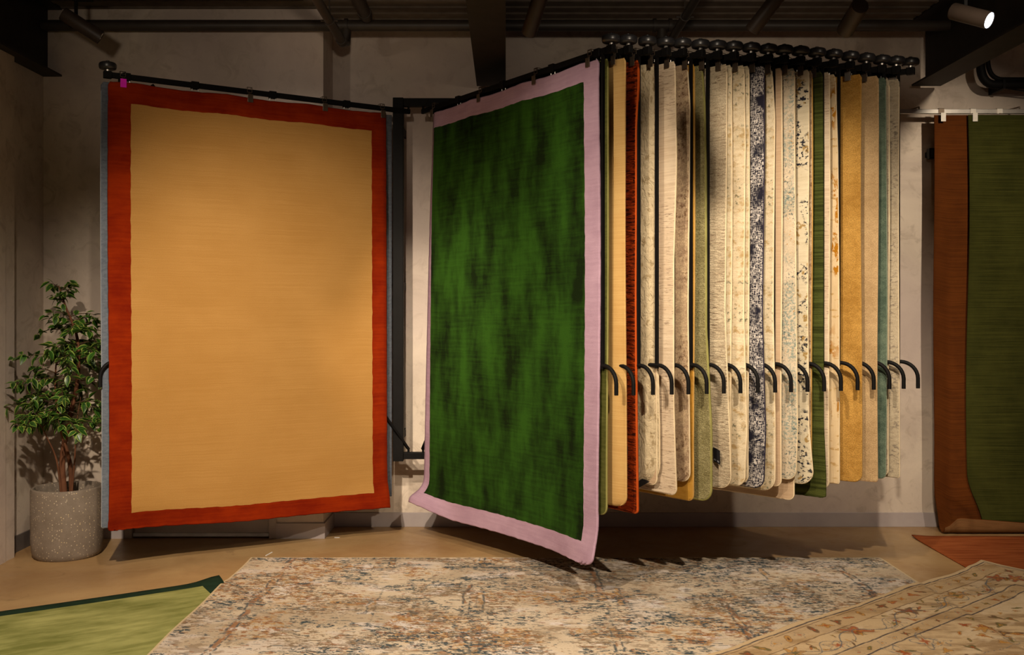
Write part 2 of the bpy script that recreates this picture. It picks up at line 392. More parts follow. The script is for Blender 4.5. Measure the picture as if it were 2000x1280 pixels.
for x in (-.66, -.60, -.1): 
    o = MB().tube([rel(x, HY-.03, 3.302), rel(x, HY-.037, 3.302)], .012, 8).build('bolt', M['black'], rk)
for x in (-.60, -.45): MB().tube([rel(x, HY-.03, .60), rel(x, HY-.037, .60)], .010, 8).build('bolt', M['rubber'], rk)

# ------------------------------------------------------------------ swing arms
def quarter(s0, z0, r, n=8): return [(s0+r*math.sin(i/n*PI/2), 0, z0-r*(1-math.cos(i/n*PI/2))) for i in range(n+1)]
def make_arm():
    e = empty('swing_arm', (0, 0, 0))
    MB().box(.0, 2.17, -.011, .011, RODZ-.018, RODZ+.018).build('rod', M['black'], e, bevel=.002)
    MB().tube([(.012, 0, RODZ+.018), (.012, 0, 3.272)], .009, 8).build('hinge_pin', M['black'], e)
    MB().tube([(.012, 0, .625), (.012, 0, .66)], .009, 8).build('hinge_pin', M['black'], e)
    MB().box(2.094, 2.110, -.009, .009, 1.36, RODZ-.018).build('upright', M['black'], e)
    MB().bar((.012, 0, .65), (1.9, 0, RODZ-.03), .016, .030, up=(0, 1, 0)).build('brace', M['black'], e)
    hp = [(1.9, 0, 1.38), (2.0, 0, 1.38)] + quarter(2.115, 1.38, .105) + [(2.22, 0, 1.213)]
    o = MB().tube(hp, .0122, 12).build('handle', M['black'], e); shade(o, 50)
    w = MB().lathe([(0, -.021), (.040, -.021), (.050, -.017), (.054, -.008), (.055, -.002), (.0545, .002), (.055, .006), (.054, .013), (.049, .021), (.040, .025), (.012, .026), (.012, .036), (0, .037)], 28, Matrix.Translation((2.174, 0, 3.287))).build('roller', M['rubber'], e); shade(w, 50)
    MB().tube([(2.174, 0, 3.25), (2.174, 0, 3.27)], .012, 8).build('roller_axle', M['steel'], e)
    MB().box(2.15, 2.20, -.017, .017, RODZ-.024, RODZ+.022).build('end_block', M['black'], e, bevel=.003)
    for s in (.52, 1.08, 1.62, 2.06):
        MB().box(s-.025, s+.025, -.018, .018, RODZ-.026, RODZ+.024).build('slider', M['black'], e, bevel=.002)
    for s in (.50, .54, 1.06, 1.10, 1.60, 1.64, 2.04, 2.08): MB().tube([(s, .004, RODZ-.024), (s, .004, RODZ-.040)], .004, 6).build('slider_pin', M['steel'], e)
    return e
def make_clip(parent, s, side, plate, tilt=0.):
    # buckle loop round the rod and a flat plate that grips the rug top; side=+1 front
    y = side*.020
    m = MB()
    for z in (RODZ+.028, RODZ+.012, RODZ-.006): m.bar((s-.016, y, z), (s+.016, y, z), .004, .004)
    for x in (s-.016, s+.016): m.bar((x, y, RODZ+.030), (x, y, RODZ-.008), .004, .004)
    m.bar((s-.016, -y, RODZ+.028), (s-.016, y, RODZ+.028), .003, .003).bar((s+.016, -y, RODZ+.028), (s+.016, y, RODZ+.028), .003, .003)
    m.bar((s-.006, y, RODZ-.006), (s-.006, y+side*.018, RODZ-.03), .004, .003).bar((s+.006, y, RODZ-.006), (s+.006, y+side*.018, RODZ-.03), .004, .003)
    c = m.build('clip', M['chrome'] if plate is not M['bronze'] else M['bronze'], parent)
    p = MB().box(s-.019+tilt, s+.019+tilt, y+side*.018-.0015, y+side*.018+.0015, RODZ-.078, RODZ-.022).build('clip_plate', plate, c, bevel=.001)
    if plate is M['magenta']: p['label'] = 'bright magenta sticker plate'
    return c
def copy_tree(o, parent=None):
    c = o.copy(); C.objects.link(c)
    if parent: c.parent = parent
    for ch in list(o.children): copy_tree(ch, c)
    return c
# arm local frame: +x along the arm, -y = towards the face we see
def arm_frame(hx, ang, sgn):
    # returns location and z-rotation; for right-hand arms the visible face is local -y
    d = Vector((sgn*math.sin(ang), -math.cos(ang), 0)); return d, math.atan2(d.y, d.x)
arms = []
proto = make_arm()
RUGNAMES = ['large green rug with lilac border', 'gold wool rug', 'rust red ribbed rug', 'ivory leaf-relief rug', 'pale beige streaked rug', 'mottled taupe rug', 'olive green shaggy rug',
 'stone-grey ribbed rug with black label', 'faded cream rug with grey specks', 'navy and white crosshatch rug', 'narrow pale cream rug', 'misty blue-grey speckled rug', 'cream rug with dark splashes',
 'moss green striped rug', 'cream rug with ochre blots', 'golden ochre plush rug', 'plain sand plush rug', 'teal green plush rug', 'grey-beige worn rug at the far right']
geo = []   # arm geometry (hinge x, u, n)
for k in range(20):
    if k == 0: hx, ang, sgn, L = -.735, math.radians(57.8), -1, 2.21
    else: hx = -.64+.08*(k-1); ang = math.radians([35.2,35.9,37.1,38.2,38.9,40,40.9,41.7,42.8,43.9,44.7,45.7,46.9,48.3,49.8,51.3,52.8,53.7,54.8][k-1]); sgn = 1
    e = proto if k == 0 else copy_tree(proto)
    d, rz = arm_frame(hx, ang, sgn)
    e.location = (hx, HY, 0); e.rotation_euler.z = rz
    nrm = Vector((d.y, -d.x, 0)) if sgn > 0 else Vector((-d.y, d.x, 0))   # towards the visible face
    if nrm.y > 0: nrm = -nrm
    nm = 'large gold rug with orange-red border' if k == 0 else RUGNAMES[k-1]
    tag(e, ('black swing arm with hooked handle, carrying the ' + nm), 'rug arm', 'swing arms of the rug rack')
    arms.append(e); geo.append((hx, d, nrm))
def local_side(k):   # sign of local y that points to the visible face
    d = geo[k][1]; n = geo[k][2]; ly = Vector((-d.y, d.x, 0)); return 1 if ly.dot(n) > 0 else -1
for k in range(20):
    sd = local_side(k)
    if k == 0:
        for s, pl in ((2.085, M['magenta']), (1.25, M['bronze']), (.70, M['bronze']), (.24, M['bronze'])): make_clip(arms[k], s, sd, pl)
    elif k == 1:
        for s in (.20, .83, 1.47, 2.005): make_clip(arms[k], s, sd, M['bronze'])
    else:
        s = {14: 2.06, 16: 2.06, 12: 2.09, 17: 2.075, 16: 2.07}.get(k-1+1, 2.085)
        if k not in (15, 18, 19): make_clip(arms[k], s, sd, M['steel'] if k == 16 else M['bronze'])
        make_clip(arms[k], 1.3, sd, M['bronze'])

# ------------------------------------------------------------------ hanging rugs
def hang(k, side, s0, s1, zb, th, mat, label, names=('pile',), border=None, bmat=None, ns=22, nt=50, rnd=.05, rip=.006, ph=0., flare=None, edge=None, cordm=None, group=None, off=None, cord_r=.005, top=TOP, curl=0., rips=2.3, tagd=None, sag=.006, name='hanging_rug', hemcurl=0.):
    hx, d, nrm = geo[k]; H = top-zb; off = off if off is not None else .018*side
    d2 = np.array([d.x, d.y]); n2 = np.array([nrm.x, nrm.y])
    e = empty(name, (hx, HY, top), label=label, cat='rug', group=group)
    W = s1-s0
    def P(S, T):
        wt = sm(S, s1-.35, s1)
        ins = np.where(T > H-rnd, rnd*(1-np.sqrt(np.clip(1-((T-(H-rnd))/rnd)**2, 0, 1))), 0) if rnd else 0*T
        ins2 = np.where(T < .02, .012*(1-T/.02), 0)
        Se = S - (ins+ins2)*wt
        if edge: Se = Se + np.interp(T, [q[0] for q in edge], [q[1] for q in edge])*wt
        else: Se = Se + .004*np.sin(T*2.1+ph*3)*wt
        amp = rip*(.35+.65*sm(S, s0, s1))*(.25+.75*T/H)
        dd = off + amp*np.sin(2*PI*(S-s0)*rips/2+ph+.5*np.sin(T*1.3+ph)) + amp*.4*np.sin(T*3.1+ph*2)
        dd = dd - curl*sm(S, s1-.10, s1)**2*(.6+.4*T/H)
        dd = dd - hemcurl*sm(T, H-.22, H)**2
        Z = top - T - sag*np.abs(np.sin(PI*(S-s0)/.6))*np.exp(-T*2)
        if flare: 
            fd, fz = flare(S, T, H); dd = dd+fd; Z = Z+fz
        Z = Z + .0015*np.sin(S*140+ph)*sm(T, H-.02, H)
        return np.stack([d2[0]*Se+n2[0]*dd, d2[1]*Se+n2[1]*dd, Z-top], -1)
    ex = [s1-q for q in (.005, .015, .03, .05, .075, .1, .13)]
    ext = [H-q for q in (.004, .012, .025, .04, .06, .09, .13)]+[.004, .012, .02]
    if border:
        bs0, bs1, bt0, bt1 = border
        ss = spaced(s0, s1, ns, ex+[s0+bs0, s1-bs1]); ts = spaced(0, H, nt, ext+[bt0, H-bt1])
        wob = lambda S, T: (.0016*np.sin(T*37)+.0012*np.sin(T*91+1), .0016*np.sin(S*41)+.001*np.sin(S*97))
        def P2(S, T):
            a, b = wob(S, T); return P(np.clip(S+a, s0, s1), np.clip(T+b, 0, H))
        pick = lambda S, T: ((S < s0+bs0) | (S > s1-bs1) | (T < bt0) | (T > H-bt1)).astype(int)
        fl = 1
        o = sheet(names, P2, ss, ts, th, [mat, bmat], e, pick, flip=fl)
    else:
        ss = spaced(s0, s1, ns, ex); ts = spaced(0, H, nt, ext)
        o = sheet(names[:1], P, ss, ts, th, [mat], e)
    if cordm is not None:
        tt = np.concatenate([np.linspace(.0, H-rnd, 46), H-rnd+rnd*np.sin(np.linspace(0, PI/2, 9))[1:]])
        pts = P(np.full(len(tt), s1), tt); s3 = np.linspace(s1-.36, s0+.02, 24)
        pts2 = P(s3, np.full(24, H)); pts = np.concatenate([pts, pts2])
        m = MB().tube([Vector(q) for q in pts], cord_r, 6).build('binding', cordm, e, smooth=True)
    if tagd:
        for (ts_, tt_, tw, thh, printed) in tagd:
            grid = P(np.array([[ts_, ts_], [ts_+tw*.5, ts_+tw*.5], [ts_+tw, ts_+tw]]), np.array([[tt_, tt_+thh]]*3))
            for i, o_ in enumerate((.012, .024, .030)): grid[i, :, 0] += n2[0]*o_; grid[i, :, 1] += n2[1]*o_
            grid[:, :, 2] -= np.array([0, .004, .014])[:, None]
            vs = [Vector(q) for q in grid.reshape(-1, 3)]; vb = [v+Vector((n2[0], n2[1], 0))*.0015 for v in vs]
            m = MB(); m.add(vs+vb, [(0,1,3,2),(2,3,5,4),(6,8,9,7),(8,10,11,9),(0,6,7,1),(4,5,11,10),(0,2,8,6),(2,4,10,8),(1,7,9,3),(3,9,11,5)])
            t = m.build('label_tag', M['tag'], e)
            if printed:
                m = MB()
                for c_ in range(6):
                    if c_ == 3: continue
                    f0 = .12+c_*.13; f1 = f0+.09
                    for (r0, r1) in ((.78, .90),):
                        def at(f, r):
                            g0 = grid[0]*(1-f)+grid[2]*f if True else 0
                            if f < .5: a = grid[0]*(1-2*f)+grid[1]*2*f
                            else: a = grid[1]*(2-2*f)+grid[2]*(2*f-1)
                            return Vector(a[0]*(1-r)+a[1]*r)+Vector((n2[0], n2[1], 0))*.003
                        m.add([at(f0, r0), at(f1, r0), at(f1, r1), at(f0, r1)], [(0, 1, 2, 3)])
                m.build('print', M['tagprint'], t)
    return e
RM = {}
RM['gold_field'] = rug_mat('gold_wool', lin('ab7e42'), lin('b88b4e'), (1.6, 190), .5, (1.4, 1.8), bump=.25, mottle=.10, msc=220, sheen=0)
RM['orange'] = rug_mat('orange_red_wool', lin('741800'), lin('902a02'), (3, 60), .35, (4, 5), bump=.5)
RM['green_field'] = rug_mat('deep_green_pile', lin('101f04'), lin('2c5212'), (3, 55), .22, (5.5, 1.8), bump=.6, sheen=0, off=2)
RM['lilac'] = rug_mat('lilac_wool', lin('a98a9f'), lin('ba9bb0'), (4, 60), .4, (5, 5), bump=.5)
RM['bluegrey'] = rug_mat('blue_grey_wool', lin('5c6470'), lin('747b86'), (30, 60), .6, bump=.7, bsc=(180, 200))
RM['olive'] = rug_mat('olive_wool', lin('44461c'), lin('626233'), (9, 60), .5, bump=.6)
RM['gold'] = rug_mat('gold_plain_wool', lin('bd955a'), lin('cda86c'), (3, 150), .5, (4, 4), bump=.35)
RM['rust'] = rug_mat('rust_ribbed_pile', lin('7c2604'), lin('98380a'), (8, 40), .6, (6, 6), bump=1., relief=((9, 55), 2.0, .6), spots=[(lin('3e1002'), (11, 60), .50, .60, 3, None)])
RM['leaf'] = rug_mat('ivory_leaf_relief', lin('b3a284'), lin('c8b898'), (5, 50), .4, (3, 3), bump=.7, relief=((34, 16), .9, 1.2), spots=[(lin('9a8868'), (30, 14), .56, .62, 21, None)])
RM['beige'] = rug_mat('beige_streaked', lin('c4ad92'), lin('dccab0'), (4, 110), .6, (4, 5), bump=.5, spots=[(lin('a08a74'), (16, 110), .54, .62, 1, ((2, 3), .42, .56))])
RM['tan'] = rug_mat('tan_flatweave', lin('b2977a'), lin('c2a88a'), (6, 130), .6, bump=.3)
RM['taupe'] = rug_mat('mottled_taupe', lin('9a8068'), lin('c6ae8c'), (22, 36), .5, (10, 9), bump=.5, spots=[(lin('785c44'), (40, 34), .51, .62, 2, ((4, 3), .40, .56))], mottle=.3, msc=110)
RM['olivegreen'] = rug_mat('olive_shag', lin('78704a'), lin('989068'), (30, 50), .5, (6, 5), bump=1., bsc=(110, 130), mottle=.35, msc=110)
RM['ribstone'] = rug_mat('stone_ribbed', lin('ab9a80'), lin('cdbea2'), (14, 70), .5, (6, 7), bump=.6, relief=((16, 75), .7, .3), mottle=.28, msc=120, spots=[(lin('84705a'), (14, 80), .54, .63, 5, ((5, 4), .42, .56))])
RM['cream'] = rug_mat('faded_cream', lin('c6b697'), lin('dccdb0'), (6, 60), .4, (5, 5), bump=.4, spots=[(lin('77745f'), (34, 40), .56, .62, 4, ((5, 4), .48, .56)), (lin('b0966a'), (12, 18), .52, .64, 8, None)], mottle=.14, relief=((14, 40), .3, 0))
g = G('navy_white_crosshatch'); uv = g.uv()
a = g.noise(uv, (36, 200), 3, .6, off=(1, 2, 0)); b = g.noise(uv, (190, 38), 3, .6, off=(5, 3, 0)); mk = g.noise(uv, (9, 7), 3, .6, off=(7, 7, 0))
x = g.math('MAXIMUM', g.ramp(a, .53, .57), g.ramp(b, .53, .57)); x = g.math('MULTIPLY', x, g.ramp(mk, .36, .52))
col = g.mix(x, lin('23222e'), lin('cfc8c2')); g.bump(g.noise(uv, (200, 300), 2), .5, .005)
RM['navy'] = g.fin(col, .95, .1)
RM['mist'] = rug_mat('misty_speckle', lin('c4b49a'), lin('d9cab2'), (12, 20), .4, (5, 5), bump=.4, spots=[(lin('8f9a90'), (50, 60), .46, .56, 6, ((6, 3.5), .42, .56)), (lin('b7894a'), (50, 50), .60, .66, 9, ((4, 4), .44, .56)), (lin('5e6a68'), (70, 70), .54, .61, 7, ((6, 3), .44, .54))], mottle=.2)
RM['splash'] = rug_mat('dark_splash', lin('c4b89c'), lin('d6cbb2'), (6, 90), .5, (4, 4), bump=.4, spots=[(lin('a08452'), (10, 10), .58, .62, 11, None), (lin('2a2b33'), (32, 44), .53, .56, 4, ((7, 5), .46, .52))])
RM['moss'] = rug_mat('moss_striped', lin('2e3312'), lin('4e5426'), (2.2, 75), .85, (6, 5), bump=.7, bsc=(120, 300))
RM['ochreblot'] = rug_mat('ochre_blot', lin('c6ae88'), lin('d8c29c'), (60, 4), .5, (4, 4), bump=.35, spots=[(lin('a8701a'), (22, 14), .50, .54, 13, ((6, 1.6), .50, .54)), (lin('b3925e'), (14, 30), .56, .64, 3, None)])
RM['plushgold'] = rug_mat('golden_plush', lin('a87c38'), lin('c89b50'), (20, 30), .4, (5, 3), bump=.8, bsc=(160, 180), mottle=.30, msc=140)
RM['plushsand'] = rug_mat('sand_plush', lin('b1936a'), lin('c9ab80'), (20, 30), .4, (5, 3), bump=.8, bsc=(160, 180), mottle=.22, msc=140)
RM['teal'] = rug_mat('teal_plush', lin('4a5b4e'), lin('6c7c6a'), (20, 30), .4, (6, 4), bump=.8, bsc=(160, 180), mottle=.28, msc=140)
RM['worn'] = rug_mat('grey_beige_worn', lin('aa9c84'), lin('bdb098'), (9, 60), .5, (5, 5), bump=.4, spots=[(lin('7a7064'), (34, 60), .50, .60, 15, ((6, 4), .42, .56))], mottle=.2)
RM['ochre'] = rug_mat('ochre_backing', lin('a87a2c'), lin('bd9040'), (10, 60), .5, bump=.4)
RM['brown'] = rug_mat('brown_wool', lin('4a240a'), lin('633410'), (2, 150), .6, (4, 4), bump=.5)
RM['tanback'] = rug_mat('tan_backing', lin('6b4a2c'), lin('7e5a38'), (4, 90), .5, bump=.3)
RM['darkgreen'] = rug_mat('dark_olive_wool', lin('2a2c0e'), lin('43441a'), (2, 140), .65, (4, 3), bump=.5)
RM['terra'] = rug_mat('terracotta_flatweave', lin('7d3a18'), lin('a85f34'), (2.5, 60), .75, (3, 5), bump=.5)
RM['limefield'] = rug_mat('moss_green_pile', lin('70743c'), lin('a6a668'), (3.5, 16), .35, (2.2, 5), bump=.5, sheen=0)
RM['forest'] = rug_mat('forest_green_border', lin('16281a'), lin('22382a'), (5, 30), .4, (5, 5), bump=.5)
cordw = M['cord']; cordy = plain('ochre_cord', lin('b08a4c'), .9, .2); cordn = plain('navy_cord', lin('2c2838'), .9, .2); cordo = plain('rust_cord', lin('b04a14'), .9, .2); cordg = plain('olive_cord', lin('87834c'), .9, .2); cordt = plain('sage_cord', lin('9aa48e'), .9, .2)

# the two open ones
def fl_orange(S, T, H):
    dd = .055*sm(T, H-.35, H)**2*(1-sm(S, .22, .6)) - .03*sm(T, H-.2, H)**2*sm(S, 1.0, 2.1)
    dd = dd + .022*np.sin(S*2.9+.6)*(.03+.97*T/H)
    return dd, 0.0*T + .035*sm(S, 1.2, 2.1)*sm(T, H-1.0, H)
hang(0, 1, .215, 2.172, .245, .016, RM['gold_field'], 'large gold rug with an orange-red border, hanging open at left', ('field', 'border'), (.118, .135, .135, .112), RM['orange'], ns=60, nt=80, rnd=.02, rip=.006, flare=fl_orange, cordm=None, off=.022, sag=.012)
hang(0, -1, .145, 2.208, .30, .012, RM['bluegrey'], 'blue-grey rug seen as a narrow strip behind the gold and orange rug', ns=30, nt=50, rnd=.01, rip=.004, cordm=plain('grey_cord', lin('8d929a'), .9), off=-.024)
def fl_green(S, T, H):
    a = 1-sm(S, .12, .55)
    dd = .13*sm(T, H-.30, H)**1.6*a; zz = .085*sm(T, H-.28, H)**2*a
    dd = dd - .055*(1-sm(S, .12, .24))*(1-T/H)
    dd = dd + .02*np.sin(S*3.6+.4)*(.03+.97*T/H)+.018*np.sin(S*1.7+T*.6)*sm(T, 0, .8)
    dd = dd + .05*sm(S, 1.55, 2.1)*sm(T, H-.35, H)**2
    zz = zz + .012*sm(S, 2.0, 2.09)*sm(T, H-.1, H)
    return dd, zz
hang(1, 1, .12, 2.089, .20, .018, RM['green_field'], 'large deep green rug with a lilac border, hanging open in the middle', ('field', 'border'), (.095, .125, .115, .125), RM['lilac'], ns=64, nt=84, rnd=.035, rip=.005, flare=fl_green, off=.02, sag=.012,
     edge=[(0, 0), (1.2, .004), (2.6, -.004), (2.95, .012), (3, 0)])
hang(1, -1, .15, 2.125, .50, .014, RM['olive'], 'dark olive rug edge showing just right of the lilac border', cordm=cordg, off=-.02, cord_r=.007)
# k, s1, zb, mat, th, cord, extra
GR = None
def strip(k, s1, zb, mat, label, th=.011, cordm=cordw, **kw):
    return hang(k, 1, s1-2.0, s1, zb, th, RM[mat], label, ('pile',), cordm=cordm, off=kw.pop('off', .017), ph=k*1.37, **kw)
strip(2, 2.150, .552, 'gold', 'plain gold wool rug end, first wide strip right of the lilac border', .014, None, rnd=.06, curl=.02)
strip(3, 2.090, .503, 'rust', 'dark rust red ribbed rug end with shaggy pile', .018, cordo, rnd=.02, curl=.01, cord_r=.009, edge=[(0, .02), (.15, .02), (.4, 0), (1.4, -.005), (2.7, .01)], tagd=[(2.0, 2.28, .05, .05, 0)])
strip(4, 2.085, .655, 'leaf', 'ivory rug end with raised leaf pattern and rounded lower end', .010, cordw, rnd=.13, curl=.05, rip=.003, edge=[(0, -.02), (.25, 0), (1.6, -.004), (2.2, .012), (2.54, .012)], tagd=[(2.03, 2.50, .045, .05, 0)])
strip(5, 2.132, .612, 'beige', 'pale beige rug end with fine cross streaks, wavy edge', .010, cordw, rnd=.04, rip=.008, edge=[(0, .0), (.6, .012), (1.2, -.012), (2.0, -.006), (2.6, .02)])
strip(6, 2.105, .676, 'taupe', 'mottled taupe-brown rug end with light binding', .010, cordw, rnd=.06, edge=[(0, -.02), (.25, 0), (1.5, -.012), (2.5, .0)])
strip(7, 2.098, .563, 'olivegreen', 'olive green shaggy rug end, hanging lower than its pale neighbours', .018, cordg, rnd=.07, cord_r=.009, edge=[(0, -.03), (.2, -.01), (.6, 0), (1.6, .0), (2.2, .04), (2.6, .04)])
strip(8, 2.136, .636, 'ribstone', 'stone-grey ribbed rug end with a black label near its bottom', .011, cordw, rnd=.08, tagd=[(2.025, 2.315, .06, .085, 1)], edge=[(0, 0), (1.5, -.012), (2.2, .02), (2.5, .03)])
strip(9, 2.145, .648, 'cream', 'faded cream rug end with small grey-green specks', .010, cordw, rnd=.06, edge=[(0, -.01), (.5, 0), (1.5, -.012), (2.2, .012), (2.5, 0)])
strip(10, 2.155, .627, 'navy', 'navy blue and white crosshatched rug end', .010, cordn, rnd=.07, edge=[(0, .0), (.5, .0), (1.5, -.012), (2.2, .012), (2.5, 0)])
strip(11, 2.119, .604, 'cream', 'narrow pale cream rug end right of the navy rug', .010, cordw, rnd=.08, edge=[(0, -.02), (.3, 0), (1.5, -.012), (2.2, .0), (2.5, .0)])
strip(12, 2.143, .671, 'mist', 'cream rug end clouded with blue-grey speckles', .010, cordw, rnd=.06, edge=[(0, .0), (.5, .0), (1.5, .01), (2.2, .02), (2.5, .01)])
strip(13, 2.130, .636, 'splash', 'cream rug end with dark ink-like splashes', .010, cordw, rnd=.09, edge=[(0, .0), (.5, .0), (1.5, -.006), (2.2, .0), (2.5, .03)])
strip(14, 2.112, .547, 'moss', 'moss green rug end with fine horizontal stripes', .016, None, rnd=.015, edge=[(0, -.004), (.5, .0), (1.5, .0), (2.2, .005), (2.5, .02)])
strip(15, 2.100, .624, 'ochreblot', 'cream rug end with ochre blots', .010, cordw, rnd=.01, edge=[(0, -.016), (.5, .0), (1.5, .01), (2.2, .01), (2.5, .01)])
strip(16, 2.146, .629, 'plushgold', 'golden ochre plush rug end', .014, cordy, rnd=.05)
strip(17, 2.152, .627, 'plushsand', 'plain sand-coloured plush rug end', .014, plain('sand_cord', lin('c6a47c'), .9), rnd=.015)
strip(18, 2.118, .639, 'teal', 'narrow teal green plush rug end', .014, cordt, rnd=.03)
strip(19, 2.108, .639, 'worn', 'grey-beige worn rug end, last of the row at right', .010, cordw, rnd=.01)
# rugs on the back of the arms, of which only an edge shows
back = [(4, 2.092, .66, 'tan', 'thin cream edge of the rug behind the leaf-relief rug', cordw), (5, 2.085, .655, 'tan', 'tan flatwoven rug edge left of the pale beige streaked rug', cordy),
 (6, 2.118, .56, 'ochre', 'ochre rug behind the taupe rug, its bottom corner hanging lower', cordy), (8, 2.146, .66, 'cream', 'pale edge of the rug behind the stone-grey ribbed rug', cordw),
 (9, 2.15, .665, 'cream', 'pale edge of the rug behind the faded cream rug', cordw), (11, 2.150, .63, 'tan', 'pinkish beige rug strip behind the narrow cream rug', cordw), (12, 2.132, .54, 'tan', 'long plain beige rug whose hem hangs below the cream rugs', cordw),
 (13, 2.137, .65, 'taupe', 'brown-beige edge behind the rug with dark splashes', cordy), (14, 2.142, .60, 'beige', 'pale beige rug edge between the moss green and ochre-blotted rugs', cordw), (18, 2.13, .65, 'worn', 'grey edge behind the teal rug', cordw), (19, 2.10, .66, 'taupe', 'dark taupe rug behind the last rug of the row', cordn)]
for (k, s1, zb, mt, lb, cm) in back:
    hang(k, -1, s1-1.95, s1-.006, zb, .009, RM[mt], lb, cordm=cm, off=-.02, ph=k*2.1, ns=12, nt=30, rnd=.04, rip=.004)

# ------------------------------------------------------------------ silver rail and its two rugs
RY = 7.5; RZ = 3.245
M['pale'] = plain('pale_clip_plate', (.75, .70, .62), .4, .4, .2)
rl = empty('wall_rail', (2.7, RY, RZ), label='silver metal hanging rail on the wall at right', cat='rail')
MB().box(0, 1.32, -.012, .012, -.017, .017).build('rail_tube', M['steel'], rl, bevel=.002)
MB().box(1.325, 3.2, -.012, .012, -.017, .017).build('rail_tube', M['steel'], rl, bevel=.002)
MB().box(1.29, 1.36, -.014, .014, -.014, .019).build('joint_sleeve', M['bronze'], rl)
for x in (.485, 1.26): 
    MB().tube([(x, 0, .017), (x, 0, .035), (x, .2, .05)], .006, 8).build('fixing', M['bronze'], rl)
for i, (px, low) in enumerate(((1839, 1), (1901, 1), (1953, 0), (2060, 1))):
    x = (px-988)*7.48/1900-2.7
    c = MB().box(x-.021, x+.021, -.020, -.013, -.019, .021).box(x-.021, x+.021, -.020, .016, .018, .022).box(x-.012, x+.012, -.046, -.018, -.022, -.018).build('clip', M['pale'] if i else M['bronze'], rl)
    if low: MB().box(x-.017, x+.021, -.049, -.046, -.085, -.018).build('clip_plate', M['pale'], c, bevel=.001)
def Pbrown(S, T):
    r = .045; zt = RZ-.03; Ld = zt-r-.012
    # straight drop, half circle forward, then a short flap upward that shrinks to the right
    fl = np.clip(.075-.075*(S-.1), .0, .07)*sm(S, .0, .14); tot = Ld+PI*r+fl
    A = T/T.max()*tot
    a = np.clip((A-Ld)/r, 0, PI); up = np.clip(A-Ld-PI*r, 0, None)
    corner = sm(.22-S, 0, .22)*sm(T, T.max()*.86, T.max()*.97)*(.3)
    Y = -r*(1-np.cos(a)) ; Z = np.where(A < Ld, -A, -Ld-r*np.sin(a)) + up
    X = S + .004*np.sin(T*3) + corner*.14
    return np.stack([X, Y + .008*np.sin(S*5+1)*np.clip(T, 0, 1)*(A < Ld), Z], -1)
e = empty('wall_hung_rug', (3.304, RY, RZ-.03), label='brown rug hanging from the silver rail behind the dark green one, hem curled', cat='rug')
sheet(['pile', 'backing'], Pbrown, np.linspace(0, 2.3, 60), list(np.linspace(0, 3.0, 30))+list(np.linspace(3.02, 3.4, 26)), .009, [RM['brown'], RM['tanback']], e, backing=True)
def Pdg(S, T):
    cr = sm(.28-S, 0, .28)*sm(T, 2.75, 3.14)
    return np.stack([S+.012*np.sin(T*2.2)+cr*.10, -.012+.012*np.sin(S*4+2)*T/3.1-.02*sm(T, 2.9, 3.14), -T], -1)
e = empty('wall_hung_rug', (3.552, RY-.018, RZ-.035), label='dark green striped rug hanging from the silver rail at the right picture edge', cat='rug')
sheet(['pile'], Pdg, np.linspace(0, 2.2, 36), np.linspace(0, 3.14, 60), .012, [RM['darkgreen']], e)

# ------------------------------------------------------------------ numpy noise for the patterned floor rugs
def vn(u, v, seed):
    r = np.random.RandomState(seed); tb = r.rand(256, 256)
    iu = np.floor(u).astype(int); iv = np.floor(v).astype(int); fu = u-iu; fv = v-iv; fu = fu*fu*(3-2*fu); fv = fv*fv*(3-2*fv)
    g = lambda a, b: tb[a % 256, b % 256]
    return (g(iu, iv)*(1-fu)+g(iu+1, iv)*fu)*(1-fv)+(g(iu, iv+1)*(1-fu)+g(iu+1, iv+1)*fu)*fv
def fb(u, v, seed, o=4, g=.55):
    s = 0; a = 1; t = 0
    for i in range(o): s = s+a*vn(u*2**i+i*13.7, v*2**i+i*7.3, seed+i); t += a; a *= g
    return s/t
def over(col, c, m):
    m = np.clip(m, 0, 1)[..., None]; return col*(1-m)+np.array(c)*m
# heights of what lies under a floor rug
Gc = np.array([-1.80, 6.10]); Gu = np.array([-.85, -.527]); Gv = np.array([.527, -.85])
def in_abstract(x, y): return sm(x, -1.78, -1.72)*sm(-x, -2.60, -2.54)*sm(-y, -6.72, -6.66)
def in_green(x, y):
    a = (x-Gc[0])*Gu[0]+(y-Gc[1])*Gu[1]; b = (x-Gc[0])*Gv[0]+(y-Gc[1])*Gv[1]; return sm(a, -.08, .0)*sm(b, -.06, .0)
def in_terra(x, y): return sm(x, 3.0, 3.06)*sm(-y, -7.36, -7.30)
# green floor rug
e = empty('floor_rug', (Gc[0], Gc[1], 0), label='moss green floor rug with dark green border at lower left', cat='rug')
def Pg(S, T):
    lift = .03*np.exp(-(S/.12)**2-(T/.10)**2)
    return np.stack([S*Gu[0]+T*Gv[0]+.005*np.sin(S*4), S*Gu[1]+T*Gv[1]+.006*np.sin(S*5+1), .009+lift+.002*np.sin(S*3+T*2)], -1)
sheet(['field', 'border'], Pg, spaced(0, 2.9, 60, (.13, 2.77)), spaced(0, 2.0, 40, (.10, 1.88)), .014, [RM['limefield'], RM['forest']], e, lambda S, T: ((S < .13) | (S > 2.77) | (T < .10) | (T > 1.88)).astype(int), flip=1)
# terracotta
e = empty('floor_rug', (3.06, 7.33, 0), label='terracotta striped floor rug under the wall-hung rugs at right', cat='rug')
def Pt(S, T): return np.stack([S+.0*T-.012*np.sin(T*1.5), -T+.004*np.sin(S*6), .006+.010*np.exp(-(S/.08)**2-(T/.08)**2)], -1)
sheet(['pile'], Pt, np.linspace(0, 2.6, 50), np.linspace(0, 2.2, 40), .009, [RM['terra']], e, flip=-1)
